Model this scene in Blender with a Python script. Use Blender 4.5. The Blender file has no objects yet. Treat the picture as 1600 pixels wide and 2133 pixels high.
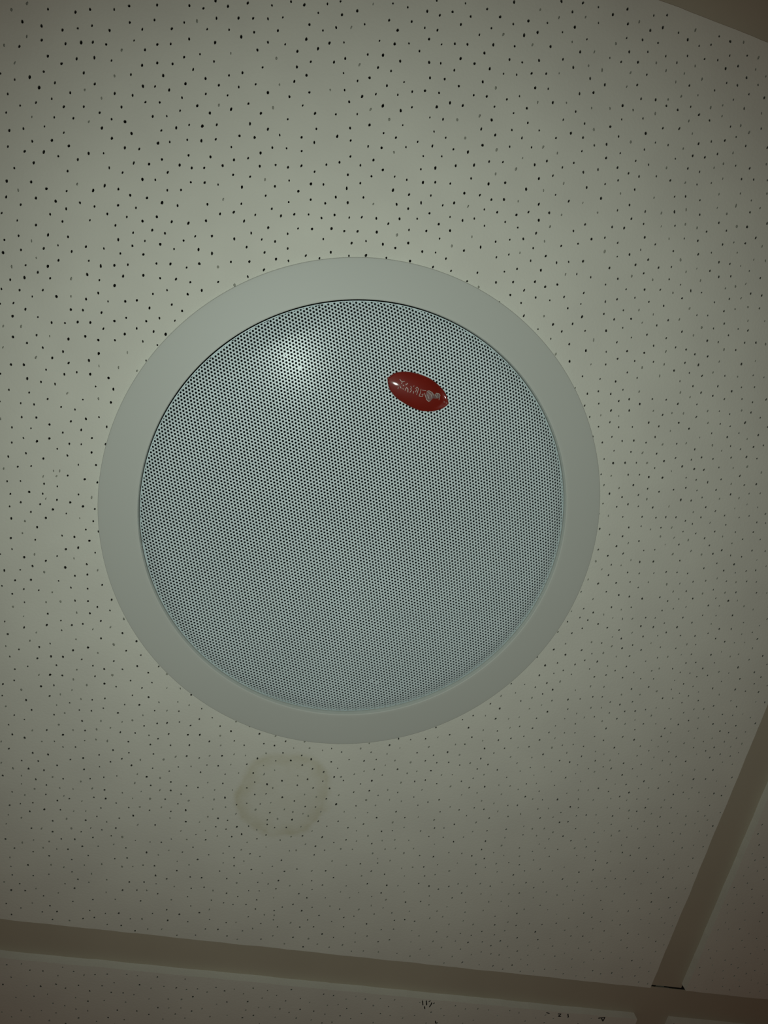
import bpy, bmesh, math, random
import numpy as np
from mathutils import Matrix, Vector
from mathutils.geometry import delaunay_2d_cdt

# ------------------------------------------------------------------ frame
# Everything is modelled in a local ceiling frame: x along the main runners,
# y along the cross tees, z pointing DOWN into the room (metres).
# World: the tile faces hang 2.6 m above the floor.
H = 2.6
TO_WORLD = Matrix.Translation((0, 0, H)) @ Matrix.Rotation(math.pi, 4, 'X')

scene = bpy.context.scene
coll = scene.collection

# ------------------------------------------------------------------ camera
cam_d = bpy.data.cameras.new('camera')
cam_d.sensor_fit = 'HORIZONTAL'
cam_d.sensor_width = 36.0
cam_d.lens = 36.0 * 1607.69 / 1600.0
cam_d.clip_start = 0.01
camera = bpy.data.objects.new('camera', cam_d)
coll.objects.link(camera)
CAM_R = Matrix(((0.957616, -0.213705, -0.193137),
                (0.255154, 0.940483, 0.224474),
                (0.133671, -0.264239, 0.955149)))
CAM_P = Vector((-0.07016, 0.10343, 0.40762))
camera.matrix_world = TO_WORLD @ Matrix.Translation(CAM_P) @ CAM_R.to_4x4()
scene.camera = camera

# ------------------------------------------------------------------ light
world = bpy.data.worlds.new('dim_room')
scene.world = world
world.use_nodes = True
bg = world.node_tree.nodes['Background']
bg.inputs['Color'].default_value = (1.0, 0.52, 0.34, 1)
bg.inputs['Strength'].default_value = 0.046

# the phone's LED torch, a couple of centimetres beside the lens
fl = bpy.data.lights.new('phone_flash', 'SPOT')
fl.energy = 3.36
fl.color = (0.865, 1.0, 0.905)
fl.spot_size = math.radians(100)
fl.spot_blend = 1.0
fl.shadow_soft_size = 0.005
flash = bpy.data.objects.new('phone_flash', fl)
coll.objects.link(flash)
flash.matrix_world = TO_WORLD @ Matrix.Translation(CAM_P + CAM_R @ Vector((-0.003, -0.008, 0.0))) @ CAM_R.to_4x4() @ Matrix.Rotation(math.radians(0.3), 4, 'Y')

vs = scene.view_settings
vs.view_transform = 'Standard'
vs.look = 'None'
vs.gamma = 1.0
vs.use_curve_mapping = False
vs.exposure = 0.0

# pin holes measured on the tile, in tenths of a millimetre from the tile centre; s = shallow
MAIN_HOLES = """
-2098,1939s -2039,1983s -1967,1913 -2048,1906 -1878,1924 -1836,2011 -1777,2041 -1816,1950 -1758,1979 -1682,1983 -1617,2105 -1500,2145 -1363,2186
-1603,2041 -1500,2083 -1372,2112 -1545,2030 -1420,2071 -2021,1853s -1958,1857 -2108,1789s -2046,1804 -1857,1873 -1793,1898 -1744,1915 -1687,1922
-1572,1974 -1470,1989 -1413,2009 -1617,1920s -1519,1951 -1923,1801 -2055,1732s -1861,1788 -1801,1827 -1727,1854 -1653,1864 -1519,1885 -1457,1914
-1390,1930 -1345,1973 -1930,1733 -2109,1671 -1985,1693 -2046,1664 -1940,1662 -1877,1702 -1762,1779 -1708,1748 -1629,1805s -1561,1832 -1421,1870
-1501,1801 -1448,1815 -1384,1818 -1318,1866 -2067,1597 -1806,1680 -1746,1710s -1669,1697s -1616,1734 -1538,1750 -1478,1737 -1416,1755 -1322,1804
-1880,1632 -1944,1597 -2008,1564 -2063,1518 -1824,1614 -1739,1640 -1668,1635 -1577,1686 -1320,1747 -1952,1532s -1858,1558 -1776,1578 -1707,1583s
-1611,1623 -1552,1630 -1435,1687 -1374,1707 -1268,1699 -1323,1670 -1386,1639 -1981,1472 -2039,1447 -1893,1508 -1807,1506 -1647,1573 -1514,1588
-1596,1543 -1391,1581 -1340,1601 -1264,1633 -1936,1430 -1853,1459 -2036,1378 -1777,1456 -1962,1378 -1880,1399 -1815,1399 -1686,1449 -1621,1468
-1533,1519 -1469,1532 -1245,1568 -1729,1409 -1360,1516 -1414,1479 -1482,1465 -1277,1515 -1916,1340 -1765,1347 -1586,1413 -1524,1409 -1324,1468
-1220,1517 -2020,1229 -1431,1405 -1373,1419 -1212,1454 -1714,1303s -1593,1330 -1845,1244 -1965,1203s -1756,1259 -1640,1294 -1530,1332 -1311,1389
-1250,1408 -2013,1159 -1884,1190 -1473,1320 -1396,1329 -1946,1143 -1797,1201 -1689,1224 -1622,1226 -1519,1260 -1437,1272 -1324,1327 -1745,1180
-1812,1137 -1560,1209 -1471,1219 -1397,1221 -1336,1258 -1265,1255 -1187,1269 -1951,1069 -1866,1071 -1753,1120 -1633,1159 -1515,1168 -1346,1192
-1430,1157 -1285,1194 -1935,1002 -1807,1042 -1718,1058 -1995,967 -1875,995s -1492,1107 -1370,1134 -1297,1138 -1194,1185 -1756,1007 -1817,976
-1631,1035 -1549,1049 -1423,1097 -1230,1134 -1916,942 -1691,996 -1993,908 -1471,1047 -1366,1071 -1255,2240 -1301,2194 -1198,2235 -1115,2274 -1008,2298
-928,2339 -866,2344 -765,2380 -710,2409 -797,2332 -561,2443s -625,2394 -690,2357 -1318,2135s -1237,2172 -1142,2202 -1078,2221 -1013,2239 -949,2265
-825,2273 -578,2351 -1268,2116 -1173,2143 -1062,2167 -959,2205 -759,2268 -703,2298 -635,2319s -1114,2131 -1223,2073 -992,2145 -914,2160 -825,2210
-717,2227 -653,2249 -493,2305 -1032,2100 -853,2148 -763,2188 -1279,2006 -1212,1995 -783,2124 -840,2084 -678,2154 -630,2185 -532,2233 -462,2251
-559,2178s -471,2194 -1296,1934 -1077,1987 -1134,1958 -789,2063 -623,2123 -499,2139 -551,2110 -1235,1913 -1171,1904 -1081,1923 -1008,1957 -902,1987s
-838,2021 -667,2035s -601,2054 -1221,1851 -1123,1873 -946,1939 -845,1950 -759,1996 -513,2051 -452,2080 -567,2011 -1249,1790 -1153,1821s -1095,1820
-1023,1866 -909,1882s -776,1932 -460,2008s -406,2041 -1187,1776 -958,1842 -712,1915 -517,1970 -1209,1711 -1146,1736 -997,1784 -911,1785 -690,1851
-535,1900 -1034,1719 -964,1732 -852,1775 -749,1795 -586,1848 -372,1925 -1201,1647 -1137,1672 -686,1790 -518,1848 -430,1847 -364,1859 -1060,1660
-873,1711 -808,1728 -922,1673 -735,1736 -1146,1590 -502,1778 -1037,1608 -974,1634 -389,1794 -1083,1568 -547,1738 -913,1614 -841,1641 -782,1647
-721,1672 -606,1710 -445,1754 -1164,1534 -653,1664 -333,1764 -1027,1542 -947,1556 -494,1695 -380,1721 -876,1562s -763,1591 -1149,1471 -1086,1479
-425,1674 -975,1499 -823,1546 -658,1605 -598,1619 -484,1634 -709,1556 -857,1493 -1049,1420s -642,1535 -526,1580 -394,1616 -463,1571 -339,1599s
-1117,1378 -962,1425 -743,1494 -570,1538 -815,1442 -989,1378 -1050,1352 -886,1393 -765,1422 -704,1447 -636,1465 -571,1467 -512,1498 -439,1506
-379,1525 -307,1539 -1108,1303 -932,1351 -813,1352 -671,1388 -604,1404 -512,1432 -447,1438 -382,1455 -288,1476 -887,1306 -715,1350 -1144,1219
-1067,1241 -831,1290 -766,1299 -539,1373 -330,1421 -398,1392 -244,1429 -895,1236 -699,1283 -1117,1163 -1051,1163 -805,1234 -488,1322 -605,1274
-396,1330 -313,1355 -472,2474 -401,2480 -308,2492 -276,2548 -141,2578 -190,2526 -33,2587 -245,2494 -101,2533 38,2575 217,2662s 307,2728 374,2702
317,2658s 176,2600 -471,2401 -367,2428 -137,2487 108,2565 269,2620 -422,2374 -300,2422 -239,2430 10,2516 -38,2472 74,2507s 174,2535 235,2567 354,2604
406,2644 -267,2382 -420,2314 -355,2336 -203,2378 -142,2400 -82,2416 40,2451 144,2477 226,2508s 414,2579s -298,2320 9,2405 -97,2348 -376,2251 -240,2287
-185,2300 -25,2347 136,2415 201,2421 279,2454 394,2494 -407,2198 -113,2290 54,2348 455,2476 126,2347 190,2362 261,2390 332,2410 394,2430s -218,2224
-147,2240 37,2283 -334,2170 -410,2131 107,2276s 298,2333 363,2349 -285,2141 -226,2163 -157,2174 11,2214 75,2228 233,2276 -349,2108 -93,2148 176,2244
330,2276s 405,2297 472,2316s -268,2075 -151,2112 -29,2155 126,2195 285,2235 -317,2045 66,2134s 227,2195 531,2293 -361,1992s -171,2057 -106,2068
129,2134 310,2174 481,2240 -291,1986 241,2120 -134,2003 91,2080 377,2158 539,2192 167,2075 -308,1923 -70,1992 24,2018s 302,2100 471,2149 -200,1935
118,2012 -249,1896 -124,1937 193,2012s -18,1953 363,2073 420,2091s -301,1857s 56,1961 500,2085s -155,1881 -66,1906 333,2013s 173,1950 241,1967
459,2035 598,2067 14,1884 103,1912 403,2001 -82,1846 -151,1819 316,1955s 547,2029 221,1905s -268,1751 511,1979 -206,1754 106,1850 444,1946 -124,1764
-65,1782 200,1850 281,1879 577,1961s -260,1688 485,1899s 92,1775 -177,1691 -69,1717 172,1787 553,1897 236,1783 299,1802 372,1814s 630,1887 -108,1671
-225,1630 54,1716 482,1830 2,1689 128,1719s -164,1626 214,1728 283,1734 441,1780 548,1806 -53,1634 384,1750 614,1814s -193,1569 -107,1593 53,1646
120,1648 176,1673 -242,1531 505,1757 337,1701 7,1598 237,1655 409,1693 572,1743s -133,1531 -46,1550 72,1584 511,1693 -186,1491s 189,1586s 30,1533
386,1626 454,1649 567,1667s -120,1469 101,1515s -178,1429 248,1550 661,1670 519,1620 168,1511 28,1463 403,1556 457,1579s 412,2753 492,2760 636,2796
573,2752 444,2700s 515,2696 712,2763s 660,2737 775,2810 840,2832 838,2775 780,2744 924,2779 1004,2815s 482,2612 675,2677 630,2638s 756,2694 838,2705
981,2764 1049,2756 1135,2827 1200,2823 1107,2780 1269,2841s 467,2550 536,2571s 708,2625 801,2653 621,2570 683,2570 768,2595 897,2662 860,2619s
964,2652 1006,2697 1098,2710 1061,2666s 1167,2726 1221,2763 1311,2791 1372,2800s 1282,2733 1378,2747s 1222,2703 528,2505s 600,2507s 746,2539s 831,2556
921,2602s 1019,2618s 554,2455 636,2450 748,2474s 799,2498 989,2569s 1064,2575 1118,2622s 1252,2644 1312,2651 1346,2697 1419,2685 1444,2733s 524,2375
592,2400 840,2445 916,2463 978,2483s 1040,2516s 1124,2547s 1316,2583 1388,2631 980,2454 757,2389 697,2357s 817,2385s 935,2403s 1045,2453 1106,2487
1211,2514s 1269,2542s 1388,2563 774,2327 881,2364 1163,2465 1228,2457 1285,2494s 1120,2422s 593,2255 648,2242s 728,2279 1084,2375 919,2303 1348,2462
1515,2501 1400,2483s 1457,2466s 606,2191 785,2249 1160,2373s 1397,2426 1344,2393 855,2242s 984,2278 1211,2339 1274,2367 675,2174 736,2196 1054,2285
1138,2293s 1464,2402 621,2130 938,2230 1201,2276 1268,2288 1328,2322 1409,2350s 755,2136 1115,2236 912,2167 985,2169 1083,2181s 1197,2212 1334,2255s
1377,2287s 1447,2298 1527,2307 1609,2351s 829,2110 895,2101 955,2103 1045,2129 1126,2132 1265,2214 1401,2219s 1504,2247 1570,2263 1646,2281 852,2054
791,2018 954,2037 1208,2144s 1274,2153 1348,2182 886,1998s 1176,2064 1234,2082 1409,2142s 1524,2180 1669,2220s 952,1959 1046,1952 1134,1969s 1202,1995
1261,2022s 1343,2020 1425,2078s 1597,2164 1660,2143 1523,2116s 1613,2108 1488,2065s 985,1898 1058,1893 897,1832 963,1845 1156,1907s 1230,1931
1283,1953s 1352,1954s 1411,1951 1462,2011 1518,1986 1567,2021s 1625,2036 877,1772 953,1767 1088,1832 1220,1862s 1303,1886 1381,1895 1524,1915
1581,1942s 1647,1955 1694,1997 1746,1966s 898,1707s 1157,1815 1088,1768 1036,1729 1266,1809 1408,1831 1478,1859 1620,1898s 974,1701 1146,1732
1321,1779s 1538,1825 1602,1834 1666,1840 1726,1890s 952,1635 1086,1689 1216,1709 1285,1732 1427,1762s 1374,1730s 1504,1771 1724,1830 1016,1596
1085,1629s 1145,1660 1205,1642s 1295,1669 1368,1660 1470,1709s 1565,1755 1631,1776 1801,1812 1730,1762s 959,1550 1079,1558 1180,1583 1266,1605
1341,1609s 1436,1646 1499,1653 1624,1709s 1677,1734s 1778,1721 1845,1730 987,1467 1047,1496 1141,1529 1225,1529 1402,1596 1668,1664 1732,1684s
1100,1451 1185,1475s 1272,1474s 1462,1557s 1662,1595 1721,1621s 1790,1650s 1858,1662 1001,1406 1066,1394 1158,1420 1226,1418s 1366,1467 1426,1487s
1517,1535 1579,1549 1915,1607s 1128,1364 1312,1425 1568,1479s 1637,1493 1689,1533 1779,1528 1839,1535 1818,1582s 1465,1431 1537,1428s 1275,1364
1737,1481 1627,1422 1692,1432 1845,1468 1911,1485 1969,1492s 1333,1318 1460,1342 1524,1346 1412,1307s 1080,1220 1195,1253 1294,1269 1583,1335
1660,1343 1740,1402s 1809,1418 1156,1201 1255,1214 1363,1236 1428,1239s 1544,1277 1625,1287 1737,1334s 1946,1391s 1100,1155 1309,1190s 1235,1145
1497,1221 1589,1232 1724,1269s 1424,1173s 1668,1235 1800,1269 1876,1283s 1965,1313 1301,1131 1187,1082 1551,1175 -1298,1046 -1234,1062 -1156,1065
-1100,1099 -1441,946 -1269,983 -1194,998 -1125,1002 -1289,900 -1226,935 -1126,942 -1064,978 -1410,831 -1357,850 -1292,830 -1191,874 -1137,856
-1392,755 -1444,725 -1296,763 -1237,794 -1162,801 -1334,717 -1252,723 -1385,675 -1193,725 -1426,634 -1294,662 -1222,662 -1428,1005 343,1525 525,1557
596,1600 663,1585 725,1606 801,1629 405,1468 467,1499 593,1526 728,1542s 788,1560 378,1404 466,1431 580,1464 641,1453 702,1481 536,1407 471,1365
608,1388 687,1395 758,1432 856,1479 540,1342 859,1421 574,1283 681,1309s 796,1382 887,1360 744,1281 848,1311 671,1237 802,1259 755,1207 864,1206
928,1295 424,1313 -744,1219 -682,1227 -536,1279 -210,1371 89,1448 35,1392 131,1398 -790,1153 -1843,924s -1743,940 -1608,975 -1946,855s -1886,878
-1787,900 -1550,966 -1489,986 -1827,860 -1604,910 -1944,793 -1882,820 -1768,848 -1545,899 -1472,892 -1977,740 -1896,756 -1792,784 -1727,771 -1661,789s
-1541,838 -1835,742 -1591,795 -1489,810 -1973,670 -1915,689 -1857,674 -1652,727 -1597,739 -1510,750 -1910,627 -1796,652 -1730,642 -1669,656 -1612,676
-1553,689 -1945,569s -1865,588s -1489,675 -1789,565 -1729,576s -1894,528 -1566,616 -1503,615 -1827,516 -1932,467s -1752,513 -1656,517 -1490,550
-1776,457s -1702,474 -1530,505 -1622,469 -1885,394 -1826,408 -1478,490s -1721,409 -1577,433 -1633,409 -1513,440 -1927,337 -1801,345 -1424,443
-1735,344 -1669,349 -1477,385 -1391,393 -1782,278 -1692,267 -1527,305 -1454,328s -1813,214 -1751,225 -1623,243 -1556,246 -1392,324 -1799,147 -1731,161
-1497,212 -1436,236 -1566,182 -1664,141 -1896,114s -1837,84 -1748,101 -1391,196 -1510,150 -1595,116 -1776,43 -1654,70 -1452,121 -1827,7 -1710,42
-1555,66 -1498,77 -1608,26 -1442,46 -1753,-32 -1833,-69 -1555,3 -1667,-40 -1495,-32 -1409,-14 -1782,-110 -1719,-92 -1846,-136s -1608,-92s -1579,-85s
-1653,-132s -1537,-101 -1590,-116s -1452,-101 -1821,-198 -1758,-182 -1643,-170 -1388,-104 -1578,-169 -1796,-261 -1708,-230 -1642,-224 -1469,-189
-1402,-190s -1623,-246s -1569,-241 -1741,-294 -1502,-240 -1646,-283 -1437,-247 -1791,-328 -1581,-297 -1376,-248 -1685,-334 -1512,-304 -1608,-350
-1774,-391 -1706,-389s -1442,-314s -1373,-315 -1642,-410 -1402,-369 -1339,-366 -1709,-457s -1514,-428 -1452,-422 -1761,-498 -1642,-480 -1375,-427
-1424,-477 -1747,-556 -1484,-498 -1335,-486 -1633,-560s -1682,-588 -1800,-596 -1521,-546 -1435,-540s -1573,-584 -1367,-559 -1634,-628 -1471,-600
-1768,-682 -1691,-661 -1306,-580s -1571,-649s -1354,-617 -1416,-637 -1708,-725 -1630,-706 -1768,-770 -1658,-766 -1425,-708 -1340,-696 -1583,-756
-1514,-753s -1711,-804 -1644,-839 -1536,-816s -1464,-797s -1392,-777 -1326,-767 -1207,-732 -1273,-790 -1205,-797 -1697,-877s -1518,-881 -1373,-844s
-1305,-834 -1637,-920s -1446,-906 -1242,-867 -1514,-947 -1386,-922 -1331,-903 -1625,-985 -1433,-962 -1275,-923s -1186,-892s -1559,-1001s -1702,-1040
-1224,-969 -1118,-916 -1585,-1055s -1480,-1051 -1036,-949 -1701,-1111s -1532,-1083 -1633,-1118 -1282,-1036 -1356,-1068 -1673,-1169 -1532,-1152
-1464,-1126 -1402,-1117 -1303,-1113 -1225,-1057s -1134,-1090 -1428,-1174 -1574,-1209 -1239,-1139 -1006,-1097 -891,-1076 -1637,-1238 -1319,-1179s
-1176,-1148 -1080,-1131 -939,-1124 -838,-1113s -1509,-1248s -1452,-1237 -1388,-1229 -1217,-1201 -1127,-1176s -1631,-1306 -1327,-1240s -1025,-1191
-1685,-1340 -1488,-1316 -1422,-1297 -1251,-1261s -1160,-1237 -909,-1181 -1095,-1243 -956,-1224 -1586,-1355s -1435,-1366 -1324,-1306s -1679,-1409
-1380,-1345s -999,-1279 -681,-1216 -1553,-1413 -1208,-1347 -1142,-1326 -910,-1274 -1268,-1353s -1324,-1388 -1030,-1345 -952,-1332 -848,-1295s
-746,-1273s -1652,-1471s -1390,-1414s -1516,-1469 -1266,-1423 -1140,-1388 -680,-1281s -607,-1292 -1201,-1416 -1058,-1403 -862,-1352 -795,-1339s
-729,-1330 -1601,-1517 -1394,-1476 -1339,-1455s -920,-1391s -491,-1294 -1545,-1534 -1240,-1488 -1140,-1469s -971,-1434s -607,-1360 -537,-1337
-1622,-1582 -1360,-1533s -1025,-1454s -902,-1458 -834,-1429 -780,-1417 -713,-1398 -648,-1409 -482,-1383 -1493,-1594s -1418,-1579 -1279,-1552s
-1215,-1545 -1154,-1526s -1082,-1502s -1024,-1522 -942,-1512 -1594,-1639 -1328,-1593 -864,-1513 -758,-1485 -651,-1471 -584,-1458 -469,-1444s
-1527,-1648 -1367,-1642 -1206,-1609 -1147,-1590s -1084,-1588s -811,-1526 -1646,-1692s -1433,-1654s -970,-1573 -522,-1491 -846,-1570 -629,-1535
-453,-1505s -1600,-1731 -1316,-1669s -1249,-1659 -1471,-1735 -1043,-1642 -954,-1644 -1114,-1686 -818,-1628 -986,-1689 -883,-1677s -755,-1653s
-691,-1622s -631,-1609 -557,-1609 -502,-1584s -431,-1572 -1522,-1795 -1434,-1783 -1044,-1719 -1627,-1827s -1560,-1852s -1478,-1840 -1394,-1836
-1180,-1794 -926,-1723 -805,-1721 -709,-1724 -663,-1688 -592,-1671s -504,-1647 -440,-1641 -1509,-1891s -1429,-1902 -1342,-1871s -1283,-1874
-1185,-1875s -1137,-1848 -1064,-1826 -883,-1773s -828,-1783 -751,-1778s -531,-1701 -388,-1689 -1501,-1944s -1367,-1930 -1292,-1936s -887,-1835s
-795,-1836 -686,-1794 -593,-1804 -476,-1761s -389,-1753 -1544,-2005 -1427,-1965s -1219,-1930s -1115,-1908s -1046,-1908 -944,-1910s -841,-1884s
-738,-1857s -677,-1850 -526,-1804 -427,-1804s -1473,-2013s -1361,-1991 -1262,-1984s -1292,-2021 -1229,-1998 -1158,-2002s -1097,-1967 -1030,-1965
-782,-1924s -696,-1913 -613,-1864 -483,-1866s -356,-1847 -1545,-2095 -1489,-2075 -1423,-2057 -967,-1984 -881,-1937s -618,-1932 -561,-1901s -417,-1868s
-1431,-2117 -1266,-2080 -1192,-2075s -1046,-2031 -1126,-2065s -891,-2003 -830,-1988s -771,-2002 -649,-1991 -565,-1968 -708,-1971s -1543,-2158s
-1470,-2166s -1223,-2133s -1117,-2127 -1059,-2091 -932,-2083 -857,-2053 -411,-1934s -429,-1991s -368,-1993 -309,-1998 -998,-2118s -1546,-2219s
-1406,-2228 -1350,-2220s -1287,-2233 -1187,-2194s -1129,-2209 -1080,-2173s -1016,-2178 -939,-2153 -821,-2111s -721,-2096 -645,-2035s -470,-2035s
-369,-2053 -306,-2060 -1231,-2275 -1156,-2266 -1057,-2237 -956,-2209 -892,-2207s -566,-2113s -474,-2125 -424,-2087s -1441,-2332s -1383,-2305s
-1295,-2302s -1107,-2307 -1017,-2292 -932,-2265s -728,-2217 -663,-2210 -610,-2179 -520,-2166s -410,-2152 -347,-2115s -1479,-2377 -1373,-2385
-1322,-2349s -1245,-2346s -1183,-2340 -1281,-2400 -1495,-2443s -1063,-2365 -735,-2293 -664,-2299s -610,-2258s -370,-2254 -909,-2364 -840,-2348
-546,-2327s -429,-2297 -1481,-2504 -1260,-2460s -1074,-2434 -858,-2413s -797,-2402s -739,-2385 -672,-2380 -472,-2341s -273,-2298 -261,-2177 -414,-1404
-249,-1392 -154,-1389s -382,-1463 -88,-1413 23,-1394s -210,-1451 -320,-1481 -146,-1453 -31,-1449s -365,-1549s -298,-1546s -86,-1491 62,-1432s
141,-1434s 192,-1412 257,-1426 -183,-1511s 27,-1489 -225,-1553 -116,-1551 -29,-1533 -370,-1620s -278,-1603 -180,-1593s 89,-1505 212,-1501 46,-1552
406,-1461 -313,-1668s -228,-1654 -164,-1651s -108,-1613s 36,-1627s 112,-1567 183,-1577 261,-1537 370,-1559s -206,-1713 -131,-1715 100,-1642 193,-1639
254,-1599 295,-1591s 316,-1613 48,-1692 -325,-1787s -244,-1760 -93,-1734s 147,-1694 246,-1682 425,-1620 -188,-1796 -123,-1781 -22,-1788 106,-1747s
180,-1752s 243,-1755 312,-1717s 398,-1683 56,-1802 -222,-1863 -142,-1855 -279,-1883 -82,-1836s 312,-1783 436,-1774 -340,-1909s -161,-1897s 9,-1868s
129,-1829 192,-1822 -71,-1904 64,-1877s 127,-1879s -270,-1945s 231,-1849s 374,-1826s -76,-1957 -16,-1940s 71,-1932 232,-1917 354,-1898 -69,-1989
-20,-2004 50,-1992 136,-1972s 163,-1890s -245,-2034 -177,-2018 -123,-2035s 293,-1944 425,-1934 515,-1893 -60,-2063 -206,-2081 -261,-2107 -108,-2099
93,-2051s 161,-2035 211,-1991s 284,-2025 435,-2021 502,-2019s -161,-2131s 33,-2085s -41,-2146s 193,-2090s 258,-2096 364,-2052 -185,-2188s 321,-2115
418,-2089s 147,-2142s 106,-2152s 492,-2082s 986,-1042 1212,-1022s 1275,-1000s 1298,-1060 982,-1127 1077,-1126s 1167,-1116 1239,-1080s 471,-1303s
575,-1277 650,-1270 739,-1248 1021,-1186 1268,-1150 1193,-1176 1095,-1197s 407,-1338s 532,-1329 774,-1298s 933,-1252s 992,-1241 600,-1336s 364,-1381s
434,-1395 532,-1389s 900,-1313 819,-1349 979,-1317s 1123,-1247 1249,-1224 1332,-1203s 1191,-1268 1120,-1319 1304,-1275s 477,-1438 592,-1425s
691,-1420s 779,-1395 854,-1396 927,-1380 1001,-1386 1062,-1361s 1178,-1352 1359,-1310s 483,-1506 542,-1467s 624,-1481 424,-1529s 542,-1537 690,-1498s
746,-1474s 833,-1455 974,-1460 907,-1473s 1119,-1394 1248,-1378 1173,-1425s 1397,-1360s 488,-1586 753,-1546 816,-1526 894,-1538 1044,-1495 1112,-1462
1324,-1419 491,-1656 601,-1631s 668,-1639 813,-1595s 986,-1541s 1106,-1530 1203,-1507 1290,-1481s 1365,-1475s 1466,-1443 1424,-1491s 553,-1679
777,-1654 1073,-1588s 1167,-1558s 1487,-1533 487,-1723s 631,-1697s 707,-1695s 875,-1674 941,-1646 1213,-1609s 554,-1750s 818,-1707 1025,-1684s
1089,-1697 1181,-1666 1246,-1666 1298,-1613s 1393,-1614 1455,-1603 519,-1808s 694,-1774 971,-1730 1340,-1666s 760,-1806 1148,-1730 1300,-1723
1495,-1661s 949,-1792s 693,-1852s 969,-1850 1029,-1840 774,-1876s 641,-1927 707,-1911 885,-1885s 1221,-1836s 1313,-1816 1436,-1785 1544,-1745s
483,-1946s 564,-1971s 1044,-1907 1174,-1886 1560,-1808 1445,-1847s 661,-1991s 739,-1974s 602,-2023 1119,-1929 1001,-1966 1326,-1893 696,-2050
760,-2034s 875,-2017s 1319,-1957 1441,-1907s 1566,-1907 625,-2091s 1112,-2012 1198,-2005 929,-2062 823,-2060s 667,-2124s 1357,-2020 1585,-1968s
675,-2157 1064,-2112 1189,-2080s 1314,-2072s 1447,-2045s 1529,-2026 1605,-2031 839,-2172s 908,-2154s 651,-2221 1383,-2084s 1472,-2106 1655,-2072
1333,-2140 598,-2265s 872,-2226s 1003,-2207 1153,-2146s 650,-2319 778,-2312 980,-2268 850,-2304s 1184,-2262 1239,-2232s 1304,-2242s 1529,-2178s
1614,-2185s 756,-2373 611,-2390s 702,-2409 902,-2344s 1284,-2299 1415,-2288 1486,-2284s 1673,-2244 800,-2420s 1030,-2401 1231,-2345 1569,-2323
1485,-2340s 1092,-2417s 1216,-2416s 1630,-2353s 644,-2517s 798,-2483s 865,-2514 1159,-2458s 1349,-2441 1468,-2411s 1745,-2362s 1706,-2403 752,-2537s
1126,-2519s 964,-2553 898,-2569 1209,-2496s 1357,-2509s 1400,-604 1513,-593 1614,-604 1721,-563s 1842,-543 1780,-583 1904,-572 2015,-538 2058,-513s
2145,-498 2205,-512 1452,-645 1400,-675 1314,-705 1511,-660 1732,-622 1662,-649 1963,-602 2047,-588 2188,-571 1377,-746 1456,-720s 1313,-786 1427,-782
1571,-757s 1658,-714s 1745,-701s 1928,-682 2035,-647 2097,-665s 2189,-634s 1373,-821 1314,-858s 1697,-780 1758,-768 1876,-730s 1996,-707s 2253,-650
1545,-828 1621,-809 1446,-854 2154,-703 2221,-691 1821,-793 1965,-764 1390,-894s 1890,-798 1321,-932s 1565,-891 1709,-854s 1777,-840s 2070,-800
2135,-776 1442,-932 1938,-837 2005,-822 1631,-908s 1841,-867 2122,-833s 1753,-909 1567,-957 1689,-925s 1904,-896 2026,-881 2261,-832 1813,-929s
1646,-978s 1970,-919s 2091,-897 2173,-882 2325,-859 1383,-1058 1524,-1015 1857,-974 2245,-902 1497,-1068 1597,-1051s 1664,-1039 2049,-947 2295,-924s
1547,-1099s 1800,-1042 2242,-961 1453,-1128 1868,-1058 2069,-1016 2187,-998 1612,-1137 1680,-1120 2298,-989s 1549,-1166s 1957,-1094 2126,-1053
2246,-1034s 1657,-1183s 1842,-1142s 2195,-1074 2332,-1057 1508,-1221 1904,-1150s 2000,-1130s 2395,-1082 1762,-1191 1442,-1255s 2246,-1114s 1629,-1244
1863,-1205 1959,-1186s 2312,-1127s 1698,-1245 2057,-1190 2179,-1178 2375,-1143s 1756,-1254 1455,-1326 1545,-1307s 1837,-1268 1930,-1238 1987,-1241
2131,-1218 1600,-1330s 1764,-1316s 1884,-1283s 2406,-1197s 1495,-1374s 1708,-1356 2182,-1266s 1529,-1429s 1815,-1365s 2241,-1292 2412,-1266
2053,-1345s 2128,-1335 2481,-1281s 1951,-1394 2223,-1350 2291,-1334 2357,-1325 1566,-1480 1821,-1429s 1887,-1418s 2027,-1405 2169,-1389 1753,-1464
2115,-1428 2479,-1352 1540,-1542s 1607,-1537 1843,-1492s 1945,-1481s 2060,-1453s 2172,-1447s 2316,-1414 2432,-1402s 1809,-1557 1598,-1607 1864,-1554
2058,-1520s 2145,-1512 2320,-1480 2429,-1458s 2499,-1450 1666,-1591s 2215,-1517s 2271,-1515 1760,-1607 1936,-1597 2001,-1585s 1871,-1614 2117,-1576
2378,-1515s 2559,-1485s 1718,-1649 2233,-1574s 2448,-1530 1773,-1679 1829,-1666 2036,-1642s 2130,-1638 2275,-1629 2456,-1601 1607,-1754s 1686,-1739s
2202,-1676s 2324,-1642s 2032,-1716 2099,-1693 2578,-1632 1753,-1758s 1651,-1799s 2492,-1661 2272,-1715 2159,-1720s 1743,-1811 1896,-1800 1988,-1774s
1690,-1857s 2255,-1779 2386,-1781 2016,-1829 1739,-1883 1662,-1919 1939,-1851s 2197,-1838s 2281,-1833 2345,-1847 1973,-1904 2654,-1791s 1787,-1939
2034,-1913 2467,-1852 2596,-1844 2203,-1928 1095,1073 1243,1049 1636,1168 1781,1205 1922,1233 1999,1254 1051,978 1108,1007 1182,1010 1338,1063s
1576,1117s 1697,1146 1873,1198 1772,1147 1641,1106s 1241,984 1297,1009 1428,1043 1509,1058 1847,1146 1951,1172 2020,1171 1057,913 1133,943 1366,998
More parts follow.
